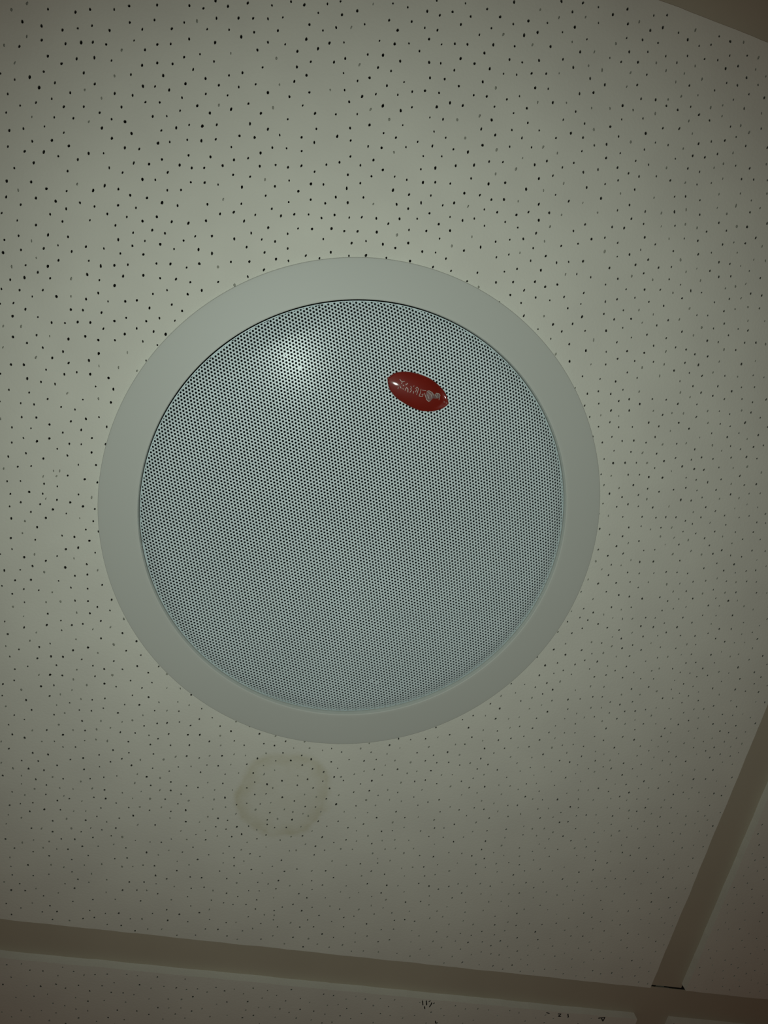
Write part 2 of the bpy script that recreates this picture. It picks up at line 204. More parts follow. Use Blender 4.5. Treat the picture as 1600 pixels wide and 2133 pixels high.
1585,1054 1697,1078 1215,924 1318,950 1457,982s 1773,1058s 1843,1075 1911,1074 1973,1111s 2034,1114 1106,860 1165,885s 1269,905s 1519,973 1569,996s
1636,1012s 2101,1100 1230,860 1454,912 1629,955 1800,996s 1876,1008 2021,1051 1174,821 1290,846 1520,907 1940,1010 1596,899s 1845,945 2008,986
1160,759 1270,785 1520,844 1782,905s 1947,947 2129,1003 2070,966s 1225,741 1337,777 1404,796 1478,802 1578,815s 1661,839 1715,855s 1779,834 1875,881s
1986,903 2053,901 2127,931 2183,954 1409,730 1478,742s 1563,756 1942,865s 1202,671 1683,759 1781,772 1837,799 1909,807 2015,841 2107,867 2175,872
1268,654 1328,645 1397,662 1462,679 1525,692s 1622,726 1741,723 1581,675 1686,681s 1819,725 1878,735 1964,769 2051,786s 2134,815s 1280,566 1505,617
1341,572s 1565,617 1647,632 1789,666 1854,667 1929,670 2004,706 2111,752 1317,511s 1411,514s 1582,550 1809,608 1882,609 1997,639 2075,694s 2159,706
2231,729 1367,469 1448,468 1540,503 1598,490s 1805,534 1869,544 1929,576 2037,594s 2096,634 2156,625s 2209,665 2277,682s 1348,406 1436,406 1498,436
1563,438 1652,451 1747,480s 1973,526 1907,481s 2041,517 2154,560s 2221,601s 2295,599 1343,341s 1404,344s 1608,384 1693,398 1752,414 1814,428 1967,462
2109,505 2204,514 2262,537 2359,572s 1879,420 1929,411 2035,444s 2138,453 2327,511 2384,519 1550,304 1622,329 1379,258 1685,323s 1745,347 1810,362s
1889,354 1971,361 2085,398 2328,450 1450,238 1531,245 1760,295s 1847,307s 2037,345 2145,381s 1641,239 1580,213s 1939,312s 1893,273 1807,254s 2084,310
2220,353s 1515,180 1413,136 1690,191 1755,210 1982,253s 2173,298 2365,338 2451,354 1483,112 1571,145 1875,209s 2056,246s 2126,265 2241,280 2314,287
1691,118 1773,139 1935,181 1632,118s 1422,64s 2419,290s 2285,232 1523,63 1584,74s 1475,25s 1639,40 1713,50 1802,71 1945,106 2013,115 2234,180 2314,182
2379,209 2438,226 1528,-1 1413,-53s 2211,124s 1591,-38 1675,-13 1788,9s 1987,43s 2067,72 2278,120 2341,126s 2408,147 2472,156 1737,-36 1907,22s
1550,-104 2046,5 2215,51 1964,-15s 2155,13s 2296,49s 2367,65 2501,90 2567,104s 1634,-107 1703,-102 1894,-67 2018,-53 1952,-81 2105,-31 2252,3 2339,2
2396,16s 1447,-235 1615,-191 1680,-192s 1738,-165 2006,-120 1939,-145 2082,-91 2221,-52 2293,-41 2453,-9s 1514,-246 1582,-245s 2521,-16s 1443,-294
1646,-254s 1770,-234s 1709,-248s 1852,-211 1913,-200 2087,-162 2209,-121 2296,-106 1497,-300 1569,-311 1983,-220 2493,-112 2640,-57 1480,-357
1634,-322 1713,-321 1841,-269 1922,-260 2074,-229 2285,-164s 2351,-184 2605,-110 1800,-322s 2017,-276 2512,-187 2577,-162 1686,-373s 1746,-372
1879,-331 1970,-308 2116,-277 2211,-261 2289,-227 2352,-250 2628,-196 1567,-432s 1633,-425 2419,-258 2486,-252 2552,-236s 1832,-398 1944,-363s
2178,-324s 2236,-314 1773,-432 2015,-376 2117,-364 1702,-432s 2619,-263s 1898,-419 2423,-326s 1595,-503 1664,-484s 1754,-491s 1838,-471 2167,-397s
2233,-381 2363,-359 2544,-319 1565,-554 2021,-447 2085,-427s 2493,-345s 2709,-298 1646,-548 2219,-444 2282,-428 2405,-407 2576,-405 2271,-505
2343,-458 2325,-519 2393,-497 2528,-454 2698,-417 2756,-439 2501,-519 2256,-583 2325,-587 2461,-576 2616,-555 2690,-552 2729,-492 2781,-541 2320,-656
2375,-617s 2293,-709 2397,-674 2617,-634 2853,-601 2790,-610 2514,-691 2672,-667 2390,-738 2330,-773 2455,-724s 2597,-736 2669,-730 2734,-708s
2797,-723 2443,-791 2384,-820 2508,-770s 2559,-813 2642,-793 2720,-796 2848,-756 2466,-863 2411,-892s 2626,-853 2689,-853 2469,-933s 2591,-912s
2759,-880 2541,-945 2685,-920s 2812,-911s 2490,-998 2631,-972 2743,-947s 2582,-1006 2815,-979 2629,-1049 2692,-1013 2767,-1013 2528,-1040s 2730,-1065s
2805,-1068 2558,-1152s 2841,-1161 2576,-1219 2660,-1205 2590,-1284 2542,-1325 2651,-1307s 2760,-1297 2819,-1304 2709,-1337 2598,-1364s 2699,-1446
2861,-1429 2759,-1470s 2628,-1494 2791,-1498s 2711,-1538s 2848,-1537 2647,-1556s 2638,-1630s 2765,-1701s 2691,-1732s 2799,-1800 2729,-1890 2790,-1867
2294,-1914s 2031,-2026 2515,-1956 2248,-1984s 2640,-1976 2710,-1973 2229,-2047 2377,-2029 2144,-2081s 2604,-2023s 2200,-2131 2260,-2109s 2358,-2096s
2656,-2066 2767,-2047s 2601,-2114 2342,-2214s 2812,-2158s 2140,-2268 2780,-2208 2406,-2290s 2602,-2331 2396,-2365s 2746,-2292s 2853,-2351 2787,-2334
2162,-2449s 2433,-2493 2714,-2465 2817,-2429 2392,-2550s 2701,-2556 2329,-2623 2480,-2624s 2360,-2856 -1187,-2465s -1136,-2492 -1263,-2527 -1465,-2562
-1503,-2617s -1416,-2617 -1095,-2539 -1029,-2551 -1162,-2581 -1456,-2669 -1103,-2605 -1378,-2661 -1320,-2637s -1023,-2488s -986,-2671 -1098,-2700
-1223,-2749 -1260,-2799 -1177,-2785 -1194,-2845 -991,-2751 -956,-2798 -1020,-2815 -536,-2394 -653,-2447 -712,-2503 -639,-2506 -743,-2567 -685,-2559s
-617,-2576 -621,-2722 -745,-2779 -521,-2760 -448,-2427 -380,-2423 -426,-2508 -351,-2489 -293,-2505s -436,-2572 -207,-2513 -134,-2527 -528,-2606s
-211,-2586 -151,-2589 -460,-2707 -343,-2678 -287,-2645s -701,-2863 -628,-2839s -789,-2835 -444,-2863 -332,-2847 -204,-2787 564,-2590 580,-2661
668,-2700s 750,-2712 835,-2746 905,-2722 984,-2821 444,-2815s 1367,-2610 1445,-2615 1603,-2590 1350,-2673s 1440,-2673 1404,-2733 1271,-2736s
1626,-2744 1659,-2632 1685,-2744s 1447,-2836 1322,-2856s 1802,-2815 1875,-2859 1746,-2856 2044,-2820 1880,-2529 1918,-2588 2039,-2626 1887,-2721
1848,-2760s 2005,-2442 2080,-2390 2214,-2713 2234,-2779s -216,-2251 -288,-2230 -126,-2210 -63,-2220 -204,-2309 -282,-2360 -157,-2358 -152,-2266s
28,-2278 183,-2276 110,-2304 89,-2376 -35,-2407 31,-2408s 87,-2438 167,-2402s 243,-2383s -77,-2476 -12,-2467 -13,-2535 -6,-2604 157,-2567 237,-2454
294,-2477 284,-2576 344,-2542 87,-2504s 112,-2599 120,-2634s 58,-2638s 123,-2669 -164,-2729 -105,-2719s 51,-2708 160,-2718 8,-2750s -51,-2778
338,-2640 388,-2688 627,-2573 265,-2159 482,-2203 424,-2305 520,-2354 369,-2368 294,-2347 312,-2411 563,-2436s 495,-2402s 78,-2824 233,-2840s
"""
SIDE_HOLES = """
-2798,-1633 -2821,-1708 -2780,-1755 -2723,-1723 -2806,-1817 -2651,-1893 -2762,-1940 -2708,-1984 -2815,-1886s -2681,-2046 -2645,-2093 -2818,-2198s
-2768,-2162s -2659,-2237 -2800,-2276s -2807,-2433 -2506,-2376 -2472,-2446 -2404,-2460 -2772,-2519 -2500,-2507 -2677,-2586 -2506,-2588 -2614,-2616
-2848,-2673 -2720,-2698 -2829,-2734 -2551,-2710 -2818,-2848 -2606,-2811 -2498,-2740 -2474,-2795 -2403,-2728s -1269,2807 -1192,2809 -1081,2851
-1012,2828 -882,2820 -946,2809s -626,2842 -1100,2719 -1040,2696 -757,2772 -825,2739 -601,2774 -526,2757s -330,2851 -305,2771 -238,2784 -124,2809
-173,2766 -65,2788 -6,2809 -621,2693 -255,2719 -523,2671 -321,2692s -404,2685s -1319,2591 -1096,2571 -312,2623 -338,2570 -271,2544 -115,2575s 740,2814
697,2764 627,2751s 763,2738 1042,2786 1134,2798s 1582,2826 2113,2806 1976,2838s
"""
rng = random.Random(7)

# ------------------------------------------------------------------ helpers
def link(name, me, mat, parent=None, smooth=False):
    o = bpy.data.objects.new(name, me)
    coll.objects.link(o)
    if mat is not None and len(me.materials) == 0:
        for m in (mat if isinstance(mat, (list, tuple)) else [mat]):
            me.materials.append(m)
    if smooth:
        me.polygons.foreach_set('use_smooth', [True] * len(me.polygons))
    if parent is None:
        o.matrix_world = TO_WORLD
    else:
        o.parent = parent
    return o


def mesh(name, verts, faces):
    me = bpy.data.meshes.new(name)
    me.from_pydata([tuple(v) for v in verts], [], faces)
    me.update()
    return me


def fix_normals(me):
    bm = bmesh.new(); bm.from_mesh(me)
    bmesh.ops.recalc_face_normals(bm, faces=bm.faces)
    bm.to_mesh(me); bm.free()


def lathe(name, prof, seg=256, close=False):
    """prof: list of (r, z); revolved about z."""
    v, f = [], []
    n = len(prof)
    for i in range(seg):
        a = 2 * math.pi * i / seg
        for r, z in prof:
            v.append((r * math.cos(a), r * math.sin(a), z))
    for i in range(seg):
        j = (i + 1) % seg
        for k in range(n if close else n - 1):
            l = (k + 1) % n
            f.append((i * n + k, j * n + k, j * n + l, i * n + l))
    me = mesh(name, v, f)
    fix_normals(me)
    return me


# ------------------------------------------------------------------ materials
def new_mat(name, col, rough=0.6, spec=0.5, coat=0.0, metallic=0.0):
    m = bpy.data.materials.new(name)
    m.use_nodes = True
    b = m.node_tree.nodes['Principled BSDF']
    b.inputs['Base Color'].default_value = (*col, 1)
    b.inputs['Roughness'].default_value = rough
    b.inputs['Specular IOR Level'].default_value = spec
    b.inputs['Coat Weight'].default_value = coat
    b.inputs['Metallic'].default_value = metallic
    return m


def nd(m, t, **kw):
    n = m.node_tree.nodes.new(t)
    for k, v in kw.items():
        setattr(n, k, v)
    return n


def vary(m, amount=0.05, scale=18.0, tint=(1, 1, 1), bump=0.0, bscale=900.0, bdist=0.0003):
    """slow mottling of the base colour plus fine relief"""
    nt = m.node_tree
    b = nt.nodes['Principled BSDF']
    col = tuple(b.inputs['Base Color'].default_value)
    tc = nd(m, 'ShaderNodeTexCoord')
    n = nd(m, 'ShaderNodeTexNoise')
    n.inputs['Scale'].default_value = scale
    n.inputs['Detail'].default_value = 4
    nt.links.new(tc.outputs['Object'], n.inputs['Vector'])
    mx = nd(m, 'ShaderNodeMix', data_type='RGBA')
    lo = tuple(c * (1 - amount) * t for c, t in zip(col[:3], tint))
    hi = tuple(min(1, c * (1 + amount)) for c in col[:3])
    mx.inputs['A'].default_value = (*lo, 1)
    mx.inputs['B'].default_value = (*hi, 1)
    mr = nd(m, 'ShaderNodeMapRange')
    mr.inputs['From Min'].default_value = 0.3
    mr.inputs['From Max'].default_value = 0.7
    nt.links.new(n.outputs['Fac'], mr.inputs['Value'])
    nt.links.new(mr.outputs['Result'], mx.inputs['Factor'])
    nt.links.new(mx.outputs['Result'], b.inputs['Base Color'])
    if bump > 0:
        n2 = nd(m, 'ShaderNodeTexNoise')
        n2.inputs['Scale'].default_value = bscale
        n2.inputs['Detail'].default_value = 3
        nt.links.new(tc.outputs['Object'], n2.inputs['Vector'])
        bp = nd(m, 'ShaderNodeBump')
        bp.inputs['Strength'].default_value = bump
        bp.inputs['Distance'].default_value = bdist
        nt.links.new(n2.outputs['Fac'], bp.inputs['Height'])
        nt.links.new(bp.outputs['Normal'], b.inputs['Normal'])
    return mx, tc


TILE = (0.715, 0.710, 0.640)
m_tile = new_mat('mineral_tile_paint', TILE, 0.9, 0.2)
tile_mix, _ = vary(m_tile, 0.035, 26.0, (1.0, 0.995, 1.0), 0.35, 700.0)
m_tile_st = new_mat('mineral_tile_paint_stained', TILE, 0.9, 0.2)
st_mix, st_tc = vary(m_tile_st, 0.035, 26.0, (1.0, 0.995, 1.0), 0.35, 700.0)


def add_stain(m, mx, tc, cx, cy, rx, ry, rot):
    """pale brown water mark: a wobbly tide line with a faint fill"""
    nt = m.node_tree
    b = nt.nodes['Principled BSDF']
    mp = nd(m, 'ShaderNodeMapping', vector_type='TEXTURE')
    mp.inputs['Location'].default_value = (cx, cy, 0)
    mp.inputs['Rotation'].default_value = (0, 0, rot)
    mp.inputs['Scale'].default_value = (rx, ry, 1)
    nt.links.new(tc.outputs['Object'], mp.inputs['Vector'])
    nz = nd(m, 'ShaderNodeTexNoise')
    nz.inputs['Scale'].default_value = 1.6
    nz.inputs['Detail'].default_value = 3
    nt.links.new(mp.outputs['Vector'], nz.inputs['Vector'])
    ln = nd(m, 'ShaderNodeVectorMath', operation='LENGTH')
    nt.links.new(mp.outputs['Vector'], ln.inputs[0])
    wob = nd(m, 'ShaderNodeMath', operation='MULTIPLY_ADD')
    nt.links.new(nz.outputs['Fac'], wob.inputs[0])
    wob.inputs[1].default_value = 0.42
    nt.links.new(ln.outputs['Value'], wob.inputs[2])
    rmp = nd(m, 'ShaderNodeValToRGB')
    cr = rmp.color_ramp
    cr.elements[0].position = 0.0
    cr.elements[0].color = (0.24,) * 3 + (1,)
    cr.elements[1].position = 1.0
    cr.elements[1].color = (0, 0, 0, 1)
    for pos, v in ((0.55, 0.28), (0.66, 0.75), (0.735, 1.0), (0.78, 0.35), (0.82, 0.0)):
        e = cr.elements.new(pos)
        e.color = (v, v, v, 1)
    sc = nd(m, 'ShaderNodeMath', operation='MULTIPLY')
    sc.inputs[1].default_value = 0.62
    nt.links.new(wob.outputs['Value'], sc.inputs[0])
    nt.links.new(sc.outputs['Value'], rmp.inputs['Fac'])
    # patchiness along the tide line
    nz2 = nd(m, 'ShaderNodeTexNoise')
    nz2.inputs['Scale'].default_value = 2.3
    nt.links.new(mp.outputs['Vector'], nz2.inputs['Vector'])
    mr = nd(m, 'ShaderNodeMapRange')
    mr.inputs['From Min'].default_value = 0.3
    mr.inputs['From Max'].default_value = 0.7
    mr.inputs['To Min'].default_value = 0.25
    mr.inputs['To Max'].default_value = 0.8
    nt.links.new(nz2.outputs['Fac'], mr.inputs['Value'])
    mul = nd(m, 'ShaderNodeMath', operation='MULTIPLY')
    nt.links.new(rmp.outputs['Color'], mul.inputs[0])
    nt.links.new(mr.outputs['Result'], mul.inputs[1])
    m2 = nd(m, 'ShaderNodeMix', data_type='RGBA')
    nt.links.new(mul.outputs['Value'], m2.inputs['Factor'])
    nt.links.new(mx.outputs['Result'], m2.inputs['A'])
    m2.inputs['B'].default_value = (0.56, 0.53, 0.39, 1)
    nt.links.new(m2.outputs['Result'], b.inputs['Base Color'])


add_stain(m_tile_st, st_mix, st_tc, -0.0015, -0.1772, 0.0275, 0.0275, 0.2)
m_core_shade = new_mat('mineral_fibre_core_shade', (0.020, 0.020, 0.017), 1.0, 0.0)  # raw fibre darkened to near-black, so holes and tee gap look shaded
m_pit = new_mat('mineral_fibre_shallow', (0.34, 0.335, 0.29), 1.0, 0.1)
m_dust_shade = new_mat('mineral_fibre_dusted_shade', (0.11, 0.107, 0.09), 1.0, 0.0)  # middle tone for upper hole walls, shade graded into the colour
m_tee = new_mat('beige_painted_steel', (0.47, 0.425, 0.335), 0.5, 0.4)
vary(m_tee, 0.04, 14.0)
m_slab = new_mat('light_block_slab', (0.05, 0.048, 0.045), 0.95, 0.2)
vary(m_slab, 0.2, 5.0, bump=0.5, bscale=60, bdist=0.004)
m_ring = new_mat('satin_grey_plastic', (0.55, 0.565, 0.53), 0.5, 0.35)
vary(m_ring, 0.015, 8.0)
m_grille = new_mat('white_lacquered_steel', (0.70, 0.81, 0.85), 0.24, 0.11)
vary(m_grille, 0.05, 10.0, (1.0, 1.0, 1.0))
m_black = new_mat('black_paper_cone', (0.008, 0.008, 0.009), 0.9, 0.1)
vary(m_black, 0.2, 40.0)
m_can = new_mat('black_steel_can', (0.012, 0.012, 0.012), 0.7, 0.2)
vary(m_can, 0.2, 40.0)
m_red = new_mat('red_resin', (0.185, 0.0085, 0.0035), 0.5, 0.15, coat=1.0)
m_red.node_tree.nodes['Principled BSDF'].inputs['Coat Roughness'].default_value = 0.06
vary(m_red, 0.12, 60.0)
m_silver = new_mat('silver_print', (0.44, 0.39, 0.36), 0.4, 0.5)
vary(m_silver, 0.25, 500.0)
m_tarnish = new_mat('tarnished_print', (0.19, 0.105, 0.105), 0.5, 0.4)
vary(m_tarnish, 0.3, 400.0)
m_mark = new_mat('graphite_mark', (0.03, 0.028, 0.024), 0.8, 0.2)
vary(m_mark, 0.3, 300.0)

# ------------------------------------------------------------------ ceiling
FACE = 0.288          # half width of a tile face
MOD = 0.6041          # grid module
DROP = 0.0055         # how far the tile face hangs below the grid
BACK = 0.2965         # half width of the tile's upper body
FL = 0.0125           # half width of a tee's flange

slab_me = mesh('ceiling', [(-3, -3, -0.42), (3, -3, -0.42), (3, 3, -0.42), (-3, 3, -0.42),
                           (-3, -3, -0.60), (3, -3, -0.60), (3, 3, -0.60), (-3, 3, -0.60)],
               [(0, 1, 2, 3), (4, 7, 6, 5), (0, 4, 5, 1), (1, 5, 6, 2), (2, 6, 7, 3), (3, 7, 4, 0)])
fix_normals(slab_me)  # unseen slab, added to keep ambient light out of the tile gaps
ceiling = link('ceiling', slab_me, m_slab)
ceiling['kind'] = 'structure'
ceiling['label'] = 'suspended ceiling of pin-holed mineral tiles in a beige metal grid'


def parse(s):
    out = []
    for t in s.split():
        sh = t.endswith('s')
        x, y = t.rstrip('s').split(',')
        out.append((int(x) * 1e-4, int(y) * 1e-4, sh))
    return out


def fill(holes, rmin, avoid=None, seed=3, tries=60000):
    """top a list of pin holes up to an even needle-punched spread"""
    r = random.Random(seed)
    cs = rmin
    grid = {}
    for x, y, s in holes:
        grid.setdefault((int(x // cs), int(y // cs)), []).append((x, y))
    out = list(holes)
    lim = FACE - 0.003
    for _ in range(tries):
        x, y = r.uniform(-lim, lim), r.uniform(-lim, lim)
        if avoid and avoid(x, y):
            continue
        i, j = int(x // cs), int(y // cs)
        ok = True
        for a in (i - 1, i, i + 1):
            for b in (j - 1, j, j + 1):
                for (u, v) in grid.get((a, b), ()):
                    if (u - x) ** 2 + (v - y) ** 2 < rmin * rmin:
                        ok = False
                        break
                if not ok: break
            if not ok: break
        if ok:
            grid.setdefault((i, j), []).append((x, y))
            out.append((x, y, r.random() < 0.3))
    return out


def tile_mesh(name, holes, seed, cut=0.0):
    r = random.Random(seed)
    verts, faces = [], []          # 2d input
    # rim: slightly ragged cut edge
    rim = []
    n = 110
    ph = [r.uniform(0, 6.28) for _ in range(8)]
    for side in range(4):
        for k in range(n):
            t = -FACE + 2 * FACE * k / n
            w = 0.0001 * (math.sin(t * 190 + ph[side]) + math.sin(t * 71 + ph[side + 4])) + r.uniform(-1, 1) * 0.00013
            if k == 0: w = 0
            d = FACE + w
            rim.append([(t, -d), (d, t), (-t, d), (-d, -t)][side])
    verts += rim
    faces.append(list(range(len(rim))))
    nr = len(rim)
    cutloop = []
    if cut:
        cutloop = list(range(len(verts), len(verts) + 96))
        verts += [(cut * math.cos(2 * math.pi * i / 96), cut * math.sin(2 * math.pi * i / 96)) for i in range(96)]
        faces.append(cutloop)
    loops = []
    for (x, y, sh) in holes:
        s = r.uniform(0.8, 1.15) * (1.05 if sh else 1.0)
        rx, ry = 0.00056 * s * r.uniform(0.85, 1.12), 0.00075 * s * r.uniform(0.9, 1.12)
        if sh:
            rx *= r.uniform(0.6, 1.0)
        a0 = r.uniform(0, 6.28)
        tl = r.uniform(-0.35, 0.35)
        lp = []
        for k in range(7):
            a = a0 + 2 * math.pi * k / 7
            q = r.uniform(0.8, 1.15)
            u, v = rx * q * math.cos(a), ry * q * math.sin(a)
            lp.append(len(verts))
            verts.append((x + u * math.cos(tl) - v * math.sin(tl), y + u * math.sin(tl) + v * math.cos(tl)))
        faces.append(lp)
        loops.append((lp, x, y, sh))
    ov, oe, of, origv, orige, origf = delaunay_2d_cdt([Vector(v) for v in verts], [], faces, 1, 1e-7, True)
    vmap = {}
    for i, ol in enumerate(origv):
        for o in ol:
            vmap[o] = i
    V = [(v.x, v.y, 0.0) for v in ov]
    F = [tuple(f) for f, o in zip(of, origf) if list(o) == [0]]
    M = [0] * len(F)
    # pin holes: tapering walls and a floor of fibre, darkened in colour for shade
    for lp, x, y, sh in loops:
        dep = r.uniform(0.0005, 0.0010) if sh else r.uniform(0.003, 0.005)
        base = len(V)
        k7 = [vmap[i] for i in lp]
        lip = 0.00012 if sh else 0.00042          # the paint reaches a little way in
        for i in k7:
            V.append((x + (V[i][0] - x) * 0.96, y + (V[i][1] - y) * 0.96, -lip))
        if not sh:                                # paint-dusted fibre, then the core, hole shade graded into both
            for i in k7:
                V.append((x + (V[i][0] - x) * 0.90, y + (V[i][1] - y) * 0.90, -0.0013))
        for i in k7:
            V.append((x + (V[i][0] - x) * 0.75, y + (V[i][1] - y) * 0.75, -dep))
        mi = 2 if sh else 1
        for k in range(7):
            l = (k + 1) % 7
            F.append((k7[k], k7[l], base + l, base + k)); M.append(0)
            F.append((base + k, base + l, base + 7 + l, base + 7 + k)); M.append(2 if sh else 3)
            if not sh:
                F.append((base + 7 + k, base + 7 + l, base + 14 + l, base + 14 + k)); M.append(1)
        base += 7 if sh else 14
        F.append(tuple(base + k for k in range(7))); M.append(mi)
    # cut-out for a fitting
    if cut:
        base = len(V)
        for i in cutloop:
            q = V[vmap[i]]
            V.append((q[0], q[1], -0.016))
        for k in range(96):
            l = (k + 1) % 96
            F.append((vmap[cutloop[k]], vmap[cutloop[l]], base + l, base + k)); M.append(1)
    # hanging side, rebate and upper body
    b1 = len(V)
    for i in range(nr):
        q = V[vmap[i]]
        V.append((q[0], q[1], -DROP - 0.0004))
    for i in range(nr):
        j = (i + 1) % nr
        F.append((vmap[i], vmap[j], b1 + j, b1 + i)); M.append(0)
    b2 = len(V)
    for i in range(nr):
        q = V[vmap[i]]
        s = BACK / max(abs(q[0]), abs(q[1]))
        V.append((q[0] * s, q[1] * s, -DROP - 0.0004))
    for i in range(nr):
        j = (i + 1) % nr
        F.append((b1 + i, b1 + j, b2 + j, b2 + i)); M.append(1)  # rebate coloured near-black, so the gap at the tees reads as shadow
    b3 = len(V)
    for i in range(nr):
        q = V[b2 + i]
        V.append((q[0], q[1], -0.016))
    for i in range(nr):
        j = (i + 1) % nr
        F.append((b2 + i, b2 + j, b3 + j, b3 + i)); M.append(1)
    if not cut:
        F.append(tuple(b3 + i for i in range(nr))); M.append(1)
    else:
        # ring-shaped back
        bb = len(V) ; cb = [b for b in range(base, base + 96)]
        # stitch by angle: split rim into 96 fans
        ang = [math.atan2(V[b3 + i][1], V[b3 + i][0]) for i in range(nr)]
        for i in range(nr):
            j = (i + 1) % nr
            c = int(round(ang[i] / (2 * math.pi) * 96)) % 96
            d = int(round(ang[j] / (2 * math.pi) * 96)) % 96
            F.append((b3 + i, b3 + j, cb[d]) if c == d else (b3 + i, b3 + j, cb[d], cb[c])); M.append(1)
    me = bpy.data.meshes.new(name)
    me.from_pydata(V, [], F)
    me.polygons.foreach_set('material_index', M)
    me.update()
    return me


in_hole = lambda x, y: x * x + y * y < 0.1385 ** 2
# the tile with the speaker: pin holes where the photograph shows them, an even spread beyond
main_holes = fill(parse(MAIN_HOLES), 0.0068, in_hole, 3)
tm = tile_mesh('ceiling_tile', main_holes, 11, cut=0.124)
mt = link('ceiling_tile', tm, [m_tile_st, m_core_shade, m_pit, m_dust_shade], ceiling)
mt['label'] = 'pin-holed tile around the speaker with a faint brown water stain'
# all other tiles share one punched sheet
side_holes = fill(parse(SIDE_HOLES), 0.0066, None, 5)
ts = tile_mesh('ceiling_tile_plain', side_holes, 12)
for ix in (-1, 0, 1):
    for iy in (-1, 0, 1):
        if ix == 0 and iy == 0:
            continue
        o = link('ceiling_tile', ts, [m_tile, m_core_shade, m_pit, m_dust_shade], ceiling)
        o.location = (ix * MOD, iy * MOD + (0.0008 if ix == 1 and iy == 0 else 0), 0)
        if (ix, iy) == (0, -1):
            marked = o
        if (ix, iy) == (1, -1):
            marked2 = o


def tee(name, length, axis, FL, z=-DROP):
    """an inverted tee: hemmed flange, web and bulb; axis 0 = along x"""
    t = 0.0007
    sec = [(-FL, z), (FL, z), (FL, z - t), (0.0006, z - t), (0.0006, z - 0.026), (0.003, z - 0.026), (0.003, z - 0.034),
           (-0.003, z - 0.034), (-0.003, z - 0.026), (-0.0006, z - 0.026), (-0.0006, z - t), (-FL, z - t)]
    v, f = [], []
    for e in (-0.5, 0.5):
        for a, zz in sec:
            v.append((e * length, a, zz) if axis == 0 else (a, e * length, zz))
    n = len(sec)
    for k in range(n):
        l = (k + 1) % n
        f.append((k, l, n + l, n + k))
    f.append(tuple(range(n))); f.append(tuple(range(2 * n - 1, n - 1, -1)))
    me = mesh(name, v, f)
    fix_normals(me)
    me.materials.append(m_tee)
    return me


run_me = tee('main_runner', 3 * MOD + 0.6, 0, FL)
for k in (-1.5, -0.5, 0.5, 1.5):
    o = link('main_runner', run_me, m_tee, ceiling)
    o.location = (0, k * MOD - (0.0025 if k < 0 else 0), 0)      # the grid is not quite true
tee_me = tee('cross_tee', MOD - 2 * FL + 0.0025 - 0.0028, 1, 0.0138, -DROP - 0.0003)
for kx in (-1.5, -0.5, 0.5, 1.5):
    for ky in (-1, 0, 1):
        o = link('cross_tee', tee_me, m_tee, ceiling)
        o.location = (kx * MOD + (0.0012 if kx > 0 else 0), ky * MOD - (0.00125 if ky == 0 else 0.0025 if ky < 0 else -0.0), 0)


# ------------------------------------------------------------------ strokes
def ribbons(name, strokes, width, zfun, lift=0.00005):
    """flat pen strokes laid on a surface"""
    v, f = [], []
    for s in strokes:
        pts = [Vector((a * 1e-3, b * 1e-3)) for a, b in s]
        dense = [pts[0]]
        for a, b in zip(pts, pts[1:]):
            k = max(1, int((b - a).length / 0.0004))
            dense += [a.lerp(b, (i + 1) / k) for i in range(k)]
        base = len(v)
        m = len(dense)
        for i, q in enumerate(dense):
            d = (dense[min(i + 1, m - 1)] - dense[max(i - 1, 0)])
            d = d.normalized() if d.length > 0 else Vector((1, 0))
            nrm = Vector((-d.y, d.x))
            w = width * (0.75 if i in (0, m - 1) else 1.0) * rng.uniform(0.8, 1.2)
            for sg in (-0.5, 0.5):
                u = q + nrm * w * sg
                v.append((u.x, u.y, zfun(u.x, u.y) + lift))
        for i in range(m - 1):
            f.append((base + 2 * i, base + 2 * i + 1, base + 2 * i + 3, base + 2 * i + 2))
    me = mesh(name, v, f)
    bm = bmesh.new(); bm.from_mesh(me)
    for fc in bm.faces:
        if fc.normal.z < 0: fc.normal_flip()
    bm.to_mesh(me); bm.free()
    return me


MARKS = [[[126.0, 286.5], [127.5, 282.6]], [[128.7, 286.8], [130.1, 282.9]], [[130.7, 285.8], [131.7, 287.1]], [[128.7, 281.9], [129.7, 279.6]], [[132.3, 281.5], [133.1, 284.4], [132.8, 285.6]], [[257.7, 285.8], [262.5, 287.2], [262.2, 283.7], [260.2, 286.1]], [[226.3, 286.2], [228.7, 286.4], [227.3, 284.2], [229.4, 284.4]], [[233.7, 287.0], [235.1, 284.2]], [[217.4, 286.4], [220.1, 285.9]], [[139.8, 270.8], [140.8, 268.4]]]
o = link('scuff_marks', ribbons('scuff_marks', MARKS, 0.0008, lambda x, y: 0.0), m_mark, marked)
o['label'] = 'small black scuff marks on the tile edge'

MARKS2 = [[[-287.3, 283.5], [-286.3, 287.2], [-284.0, 284.3], [-286.6, 284.6], [-285.8, 286.0]], [[-284.2, 284.5], [-283.2, 282.6]]]
o = link('scuff_marks', ribbons('scuff_marks', MARKS2, 0.0009, lambda x, y: 0.0), m_mark, marked2)
o['label'] = 'small black scuff mark on the tile corner'

# ------------------------------------------------------------------ speaker
speaker = bpy.data.objects.new('ceiling_speaker', None)
coll.objects.link(speaker)
speaker.matrix_world = TO_WORLD
speaker.empty_display_size = 0.1
speaker['label'] = 'round white ceiling speaker with perforated metal grille and oval red badge'
speaker['category'] = 'speaker'

